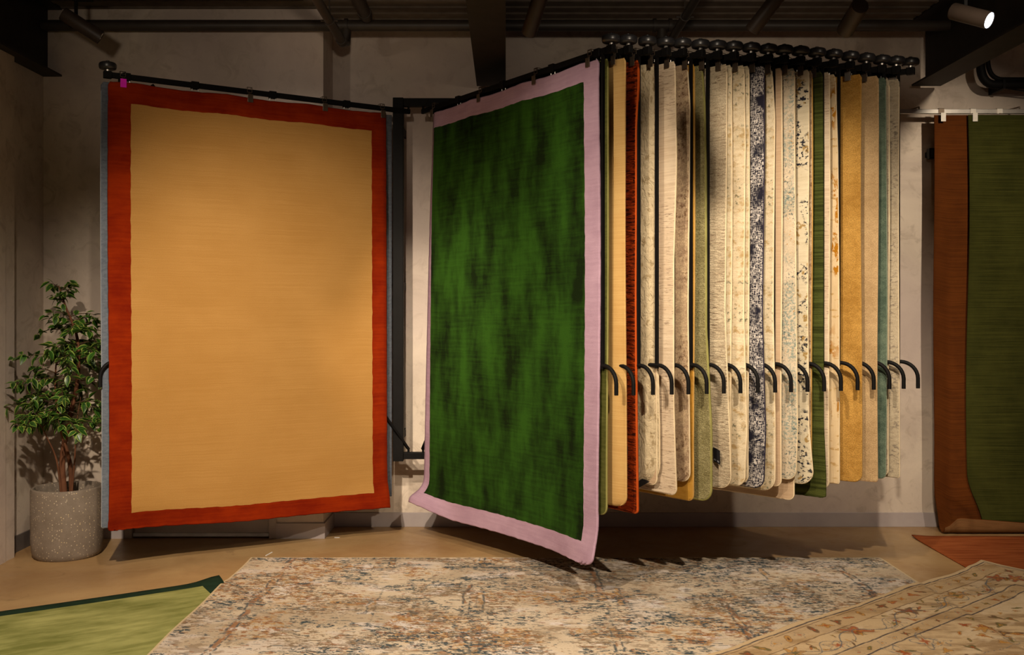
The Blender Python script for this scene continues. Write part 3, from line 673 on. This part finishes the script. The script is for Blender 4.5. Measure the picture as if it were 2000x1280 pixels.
# abstract rug
def colmat(name, bs):
    g = G(name); at = g.n('Attribute', attribute_name='Col').outputs['Color']; uv = g.uv()
    wv = g.noise(uv, (420, 60), 2, .6); k = g.ramp(wv, .3, .7, .86, 1.10); cb = g.n('CombineColor'); [g.l(k, cb.inputs[i]) for i in range(3)]
    g.bump(g.noise(uv, bs, 2), .35, .004); return g.fin(g.mix(1., at, cb.outputs[0], 'MULTIPLY'), .9, .15)
AX0, AX1, AY0 = -1.753, 2.575, 6.69
us = np.arange(0, AX1-AX0+.001, .0047); vs_ = np.concatenate([np.arange(0, 2.3, .0062), np.arange(2.35, 3.2, .1)])
U, V = np.meshgrid(us, vs_, indexing='ij')
base = lin('c6b6a0'); col = np.ones(U.shape+(3,))*np.array(base)
col = over(col, lin('a3917a'), sm(fb(U*2, V*2.4, 3), .50, .66)*.6)
col = over(col, lin('cbbfb4'), sm(fb(U*3.2, V*5, 40), .55, .68)*.75)
col = over(col, lin('d4ccc8'), sm(fb(U*5, V*9, 60), .62, .74)*.7)
# wandering double lines + horizontal bars
wu = U+.030*(fb(U*1.5, V*3, 70)-.5)*2+.012*(fb(U*8, V*14, 71)-.5)*2; wv_ = V+.03*(fb(U*3, V*2, 72)-.5)*2+.010*(fb(U*16, V*8, 73)-.5)*2
fine = fb(U*38, V*60, 80, 3); dash = fb(U*13, V*75, 82, 3, .6); dash2 = fb(U*40, V*36, 84, 3)
def bandmask(d, w): return sm(-np.abs(d), -w, -w*.5)
reg = fb(U*2.3, V*3.1, 90, 3); reg2 = fb(U*2.9, V*3.7, 95, 3); reg3 = fb(U*1.7, V*2.3, 99, 3)
rust = lin('8c5c38'); amber = lin('ac8450'); teal = lin('33444c'); slate = lin('4d5458'); brn = lin('7d6a54')
# brownish smoky patches
col = over(col, brn, sm(fb(U*20, V*30, 101, 3), .54, .62)*sm(reg2, .52, .60)*.6)
col = over(col, amber, sm(fb(U*28, V*40, 105, 4, .65), .56, .60)*sm(reg, .55, .62)*.8)
col = over(col, rust, sm(fb(U*36, V*48, 109, 4, .65), .57, .61)*sm(reg, .58, .64)*.8)
for i, u0 in enumerate((.30, .98, 1.52, 1.60, 2.32, 2.42, 3.02, 3.42, 3.95)):
    seg = sm(fb(U*1.5, V*2.0+i*9, 120+i), .44, .54)
    col = over(col, amber if i % 2 else rust, bandmask(wu-u0, .022)*sm(fb(U*26, V*16, 130+i, 3), .47, .58)*seg*.8)
    for s_ in (-.020, .020): col = over(col, slate, bandmask(wu-u0-s_, .0085)*sm(dash2, .42, .52)*seg*.9)
# contour filigree
f1 = fb(U*6+.8*fb(U*20, V*26, 140), V*11, 141, 4, .6); msk = sm(reg3, .40, .50)
col = over(col, slate, bandmask(f1-.50, .010)*sm(fine, .42, .52)*msk*.85)
f2 = fb(U*9, V*20, 151, 4, .62); col = over(col, brn, bandmask(f2-.46, .008)*sm(dash2, .42, .52)*sm(reg2, .42, .52)*.8)
# teal horizontal dashes in clusters
for sd, sc_, c_ in ((160, (2.6, 4.2), teal), (170, (3.4, 5.0), teal), (175, (3.0, 3.6), brn)):
    cl = fb(U*sc_[0], V*sc_[1], sd, 3); cl2 = sm(cl, .53, .60)
    ln = bandmask(fb(U*8, V*46, sd+3, 3, .6)-.52, .022)*sm(dash2, .46, .53)
    col = over(col, c_, ln*cl2*.9)
    col = over(col, c_, sm(fb(U*40, V*70, sd+6, 3, .65), .60, .63)*cl2*.9)
    col = over(col, c_, sm(fb(U*12, V*90, sd+9, 2, .6), .70, .73)*cl2*.9)
col = over(col, teal, sm(fb(U*14, V*95, 181, 3, .6), .68, .70)*sm(fine, .45, .52)*.8)
col = over(col, rust, sm(fb(U*20, V*60, 185, 3, .6), .70, .73)*.7)
edge_ = np.minimum(np.minimum(U, (AX1-AX0)-U), V); col = over(col, lin('c2ae8c'), sm(-edge_, -.016, -.010))
CA = np.concatenate([col, np.ones(U.shape+(1,))], -1)
e = empty('floor_rug', (AX0, AY0, 0), label='large cream abstract floor rug with teal and rust dashes, in the centre foreground', cat='rug')
def Pa(S, T):
    x = S+AX0; y = AY0-T
    return np.stack([S+.004*np.sin(T*7)*(S < .02), -T+.003*np.sin(S*9)*np.exp(-T*30), .0065+.013*in_green(x, y)+.002*np.sin(S*2.1)*np.sin(T*2)**2], -1)
sheet(['pile'], Pa, us, vs_, .009, [colmat('abstract_rug_pile', (300, 150))], e, colors=CA, flip=1, bottom='top')
# traditional floral rug
Pc = np.array([3.2, 6.55]); Pu = np.array([-.777, -.63]); Pv = np.array([.60, -.80])
us = np.concatenate([np.arange(0, 3.3, .0052), np.arange(3.35, 3.8, .1)]); vs_ = np.concatenate([np.arange(0, 2.0, .0052), np.arange(2.05, 2.6, .1)])
U, V = np.meshgrid(us, vs_, indexing='ij')     # U along the long side from the corner, V inwards
col = np.ones(U.shape+(3,))*np.array(lin('c3aa86'))
XW = U*Pu[0]+V*Pv[0]+9; YW = U*Pu[1]+V*Pv[1]+9; shd = sm(fb(XW*4, YW*13, 201, 5, .68), .40, .70)
wl_ = .006*(fb(U*9, V*9, 210)-.5)*2
D = np.minimum(U, V); D = D+wl_; Lg = np.where(U < V, V, U)        # distance from the edge, position along it
inn = D > .035
col = over(col, lin('866a4a'), shd*inn*.75); col = over(col, lin('cdb89a'), sm(fb(U*4, V*9, 205, 4), .56, .68)*inn*.6)
navy = lin('35313c'); ol = lin('605a32'); ru = lin('9a4a24'); am = lin('b0803e'); br = lin('604530'); sl = lin('5c6268')
grain = sm(fb(U*60, V*60, 215, 2), .30, .5)
nar = ((D > .045) & (D < .19)) | ((D > .415) & (D < .49)); col = over(col, lin('a88a62'), nar*.45)
for dd, w_, c_ in ((.036, .0065, navy), (.195, .004, br), (.400, .0065, navy), (.500, .0065, navy), (.06, .003, br)):
    col = over(col, c_, bandmask(D-dd, w_)*.95)
R_ = random.Random(4)
def motif(cu, cv, r, n_, c1, c2, rot=0, sq=1., hollow=0):
    global col
    i0, i1 = np.searchsorted(us, [cu-r*1.6, cu+r*1.6]); j0, j1 = np.searchsorted(vs_, [cv-r*1.6, cv+r*1.6])
    if i1 <= i0 or j1 <= j0: return
    u = U[i0:i1, j0:j1]-cu; v = V[i0:i1, j0:j1]-cv
    a = u*math.cos(rot)+v*math.sin(rot); b = (-u*math.sin(rot)+v*math.cos(rot))/sq
    rr = np.hypot(a, b)/r; th = np.arctan2(b, a); petal = .72+.28*np.cos(n_*th)+.10*np.cos(2*n_*th+1)+.25*(fb((u+cu)*45, (v+cv)*45, 222, 2)-.5)
    sub = col[i0:i1, j0:j1]
    if not hollow: sub = over(sub, c1, sm(petal-rr, 0, .10)*.85)
    sub = over(sub, c2, sm(petal*.45-rr, 0, .08)*.85); sub = over(sub, br if not hollow else sl, sm(-np.abs(petal-rr), -.09, -.03)*.75)
    col[i0:i1, j0:j1] = sub
def place(L, d, first):  # position L along side, d from edge
    return (L, d) if first else (d, L)
for first in (True, False):
    L = .12
    while L < 3.3:
        for dd, rr in ((.12, .040), (.455, .028)):
            if L > dd+.05:
                c1, c2 = R_.choice([(ru, am), (br, ru), (am, br), (ol, am), (am, ru)]); motif(*place(L+R_.uniform(-.01, .01), dd, first), rr*R_.uniform(.8, 1.2), R_.choice([2, 3, 4]), c1, c2, R_.uniform(0, 3), .75, R_.random() < .25)
        L += .112
    L = .34; i = 0
    while L < 3.3:
        motif(*place(L, .30+(.035 if i % 2 else -.035), first), .085, R_.choice([4, 5, 6]), [ru, br, am][i % 3], [am, ru, ol][i % 3], R_.uniform(0, 3), .7, i % 2)
        for q in range(8):
            motif(*place(L+R_.uniform(-.15, .15), .30+R_.uniform(-.08, .08), first), R_.uniform(.018, .034), R_.choice([2, 3]), R_.choice([ru, ol, am, br]), R_.choice([am, br]), R_.uniform(0, 3), .45)
        L += .27; i += 1
    LL, DD = (U, V) if first else (V, U)
    side_ = (LL > DD)
    for amp, k_, ph, w_ in ((.062, 2*PI/.54, 0, .005), (.05, 2*PI/.30, 1.4, .0035)):
        col = over(col, sl, bandmask(DD-.30-amp*np.sin(LL*k_+ph)-wl_*2, w_)*side_*(D > .21)*(D < .39)*.9)
for i in range(420):
    u_, v_ = R_.uniform(.5, 3.3), R_.uniform(.55, 2.0)
    big = R_.random() < .22
    motif(u_, v_, R_.uniform(.08, .12) if big else R_.uniform(.022, .050), R_.choice([4, 5, 6]) if big else R_.choice([2, 3]), R_.choice([ru, am, br, ol, am]), R_.choice([am, ru, ol]), R_.uniform(0, 3), .6, big and R_.random() < .4)
f3 = fb(U*3.6, V*3.6, 230, 2); col = over(col, sl, bandmask(f3-.5, .007)*(D > .53)*sm(fb(U*5, V*5, 235, 2), .45, .55)*.8*grain)
CA = np.concatenate([col, np.ones(U.shape+(1,))], -1)
e = empty('floor_rug', (Pc[0], Pc[1], 0), label='cream traditional floral floor rug with narrow navy border lines, overlapping at lower right', cat='rug')
def Pp(S, T):
    x = Pc[0]+S*Pu[0]+T*Pv[0]; y = Pc[1]+S*Pu[1]+T*Pv[1]
    wob = .010*np.sin(S*5.2)*np.exp(-T*12)+.004*np.sin(S*17)*np.exp(-T*20)
    z = .007+.013*np.maximum(in_abstract(x, y), in_terra(x, y)*.9)+.006*np.exp(-(S/.1)**2-(T/.1)**2)
    return np.stack([x-Pc[0]+wob*.6, y-Pc[1]-wob, z], -1)
sheet(['pile'], Pp, us, vs_, .009, [colmat('floral_rug_pile', (200, 200))], e, colors=CA, flip=1, bottom='top')

# ------------------------------------------------------------------ plant
PX, PYy = -3.065, 6.80
pot = empty('plant_pot', (PX, PYy, 0), label='round grey terrazzo pot in the left corner, holding the variegated fig tree', cat='plant pot')
g = G('terrazzo'); p = g.obj()
vo = g.n('TexVoronoi'); g.l(p, vo.inputs['Vector']); vo.inputs['Scale'].default_value = 70; vo.inputs['Randomness'].default_value = 1
cc = g.ramp(vo.outputs['Distance'], .22, .30, 1, 0); sel = g.n('SeparateColor'); g.l(vo.outputs['Color'], sel.inputs[0]); big = g.ramp(sel.outputs[0], .55, .57)
cbase = g.mix(g.ramp(g.noise(p, 6, 5, .6), .3, .7), lin('766a5e'), lin('8d8175')); cbase = g.mix(g.ramp(g.noise(p, 160, 2), .6, .68, 0, .5), cbase, lin('5a5048'))
chip = g.mix(sel.outputs[1], lin('c9b48c'), lin('b9ada0')); col_ = g.mix(g.math('MULTIPLY', cc, big), cbase, chip)
M['terrazzo'] = g.fin(col_, .6, .35)
o = MB().lathe([(.0, .0), (.205, .0), (.218, .012), (.228, .04), (.235, .12), (.236, .46), (.233, .475), (.225, .48), (.212, .478), (.208, .46), (.208, .36)], 56).build('pot_wall', M['terrazzo'], pot); shade(o, 40)
MB().lathe([(.208, .40), (.10, .41), (0, .41)], 30).build('soil', plain('dark_soil', (.02, .014, .01), .95), pot)
tree = empty('fig_tree', (PX, PYy, .41), label='variegated weeping fig tree in the grey terrazzo pot at left', cat='plant')
bark = plain('brown_bark', lin('6b4530'), .8, .2, 0, .5, 90)
R_ = random.Random(11)
def curve(pts, n=6):
    pts = [Vector(q) for q in pts]; out = []
    for i in range(len(pts)-1):
        p0 = pts[max(i-1, 0)]; p1 = pts[i]; p2 = pts[i+1]; p3 = pts[min(i+2, len(pts)-1)]
        for j in range(n):
            t = j/n; out.append(.5*((2*p1)+(-p0+p2)*t+(2*p0-5*p1+4*p2-p3)*t*t+(-p0+3*p1-3*p2+p3)*t**3))
    out.append(pts[-1]); return out
stems = [curve([(-.02, 0, -.02), (-.035, 0, .25), (.0, .01, .5), (.07, .0, .8), (.07, .0, 1.1), (-.01, .0, 1.32), (-.06, .0, 1.47)]),
         curve([(.02, .02, -.02), (.02, .0, .22), (-.03, -.02, .45), (-.07, -.03, .75), (-.06, -.02, 1.05)]),
         curve([(-.03, -.02, -.02), (-.06, -.03, .25), (-.12, -.05, .42), (-.20, -.08, .60)]), curve([(.03, -.01, -.02), (.06, -.02, .25), (.08, -.04, .5), (.12, -.06, .7)])]
rads = [.024, .019, .009, .008]
for st, r in zip(stems, rads):
    n_ = len(st); o = MB().tube(st, [r*(1-.84*i/(n_-1)) for i in range(n_)], 9).build('stem', bark, tree, smooth=True)
leaf_sites = []; br_mb = MB()
def branch(p0, dirn, ln, droop, nl, r0=.005):
    d = Vector(dirn).normalized(); pts = [Vector(p0)]; n_ = 7
    for i in range(n_):
        d = (d+Vector((R_.uniform(-.12, .12), R_.uniform(-.12, .12), -droop/n_))).normalized(); pts.append(pts[-1]+d*ln/n_)
    br_mb.tube(pts, [r0*(1-.75*i/n_) for i in range(n_+1)], 5)
    for j in range(nl):
        t = .22+.80*j/nl; f = min(t, .999)*n_; i = int(f); p = pts[i].lerp(pts[i+1], f-i); dd = (pts[i+1]-pts[i]).normalized()
        sd = dd.cross(Vector((0, 0, 1))); sd = sd.normalized() if sd.length > .01 else Vector((1, 0, 0))
        sg = 1 if j % 2 else -1
        ld = (dd*.5+sd*sg*R_.uniform(.3, 1.1)+Vector((R_.uniform(-.6, .6), R_.uniform(-.6, .6), R_.uniform(-1.0, .5)))).normalized(); p = p+Vector((R_.uniform(-.02, .02), R_.uniform(-.02, .02), R_.uniform(-.025, .025)))
        leaf_sites.append((p, ld, R_.uniform(.058, .088)))
def stem_at(st, z):
    return min(st, key=lambda q: abs(q.z-z))
def tier(z0, z1, rad, nb, nl, droop, stl=(0, 1), elev=.35):
    for i in range(nb):
        z = R_.uniform(z0, z1); st = stems[R_.choice(stl)]; p = stem_at(st, z); a = 2*PI*(i+R_.uniform(-.3, .3))/nb
        q = Vector((math.cos(a), math.sin(a), 0)); lim = rad*R_.uniform(.7, 1.1)
        if p.y+q.y*lim > .42: lim *= .8
        if p.x+q.x*lim < -.31: lim = (p.x+.31)/max(.2, -q.x)
        branch(p, q+Vector((0, 0, elev)), lim*1.12, droop, nl)
tier(.42, .62, .41, 16, 19, 1.0, (0, 1, 2, 3), .55)
tier(.60, .80, .34, 13, 16, .9, (0, 1), .4)
tier(.80, 1.04, .41, 17, 19, .9, (0, 1), .5)
tier(1.0, 1.18, .24, 9, 12, .8, (0,), .5)
tier(1.18, 1.32, .17, 7, 9, .8, (0,), .6)
tier(1.32, 1.45, .11, 5, 8, .6, (0,), .9)
br_mb.build('twigs', plain('twig_bark', lin('54402c'), .8), tree, smooth=True)
lg = G('leaf_green'); pp = lg.obj(); lg.fin(lg.mix(lg.ramp(lg.noise(pp, 14, 2), .3, .7), lin('16300c'), lin('335c1c')), .38, .5); lg.b.inputs['Subsurface Weight'].default_value = 0
ly = G('leaf_margin'); ly.fin(ly.mix(ly.ramp(ly.noise(ly.obj(), 20, 2), .4, .6), lin('93a04a'), lin('5c8030')), .42, .5)
def leaf_mesh(bend, fold, name):
    rows = [(0, 0), (.14, .14), (.32, .235), (.55, .24), (.78, .13), (1, .0)]
    vs, fs, ms = [], [], []
    for (t, w_) in rows:
        z = -bend*t*t
        for q in (-1, -.68, 0, .68, 1): vs.append((t, q*w_, z+fold*abs(q)*w_))
    for i in range(5):
        for j in range(4): fs.append((i*5+j, (i+1)*5+j, (i+1)*5+j+1, i*5+j+1)); ms.append(1 if j in (0, 3) else 0)
    me = bpy.data.meshes.new(name); me.from_pydata(vs, [], fs); me.materials.append(lg.mat); me.materials.append(ly.mat); me.polygons.foreach_set('material_index', ms)
    me.polygons.foreach_set('use_smooth', [True]*len(fs)); me.update(); return me, vs, fs, ms
LM = [leaf_mesh(b, f, 'leaf') for b, f in ((.12, .25), (.25, .35), (.38, .2))]
def leafM(p, d, L, roll):
    q = d.to_track_quat('X', 'Z').to_matrix().to_4x4() @ Matrix.Rotation(roll, 4, 'X'); return Matrix.Translation(p) @ q @ Matrix.Scale(L, 4)
leaf_sites = [s for s in leaf_sites if s[0].x+s[1].x*s[2] > -.325 and s[0].y < .44]
leaf_sites.sort(key=lambda s: s[0].y)
rest = MB()
for i, (p, d, L) in enumerate(leaf_sites):
    Mx = leafM(p, d, L, R_.uniform(-.7, .7)); me, vs, fs, ms = LM[i % 3]
    if i < 300:
        o = link('leaf', me, tree); o.matrix_local = Mx
    else:
        n0 = len(rest.v); rest.v += [tuple(Mx @ Vector(v)) for v in vs]; rest.f += [tuple(k+n0 for k in f) for f in fs]; rest.m += ms
if rest.f: tag(rest.build('foliage', [lg.mat, ly.mat], tree, smooth=True), kind='stuff')

# ------------------------------------------------------------------ floor scraps
o = MB().box(-.02, .02, -.006, .006, 0, .003).build('paper_scrap', M['paper'], loc=(-1.27, 7.32, 0)); tag(o, 'tiny white paper scrap on the floor by the wall corner', 'scrap')
o = MB().box(-.004, .004, -.05, .05, 0, .003).build('paper_strip', M['paper'], loc=(-1.66, 6.82, 0)); o.rotation_euler.z = -.2; tag(o, 'thin white strip lying on the floor behind the abstract rug', 'scrap')
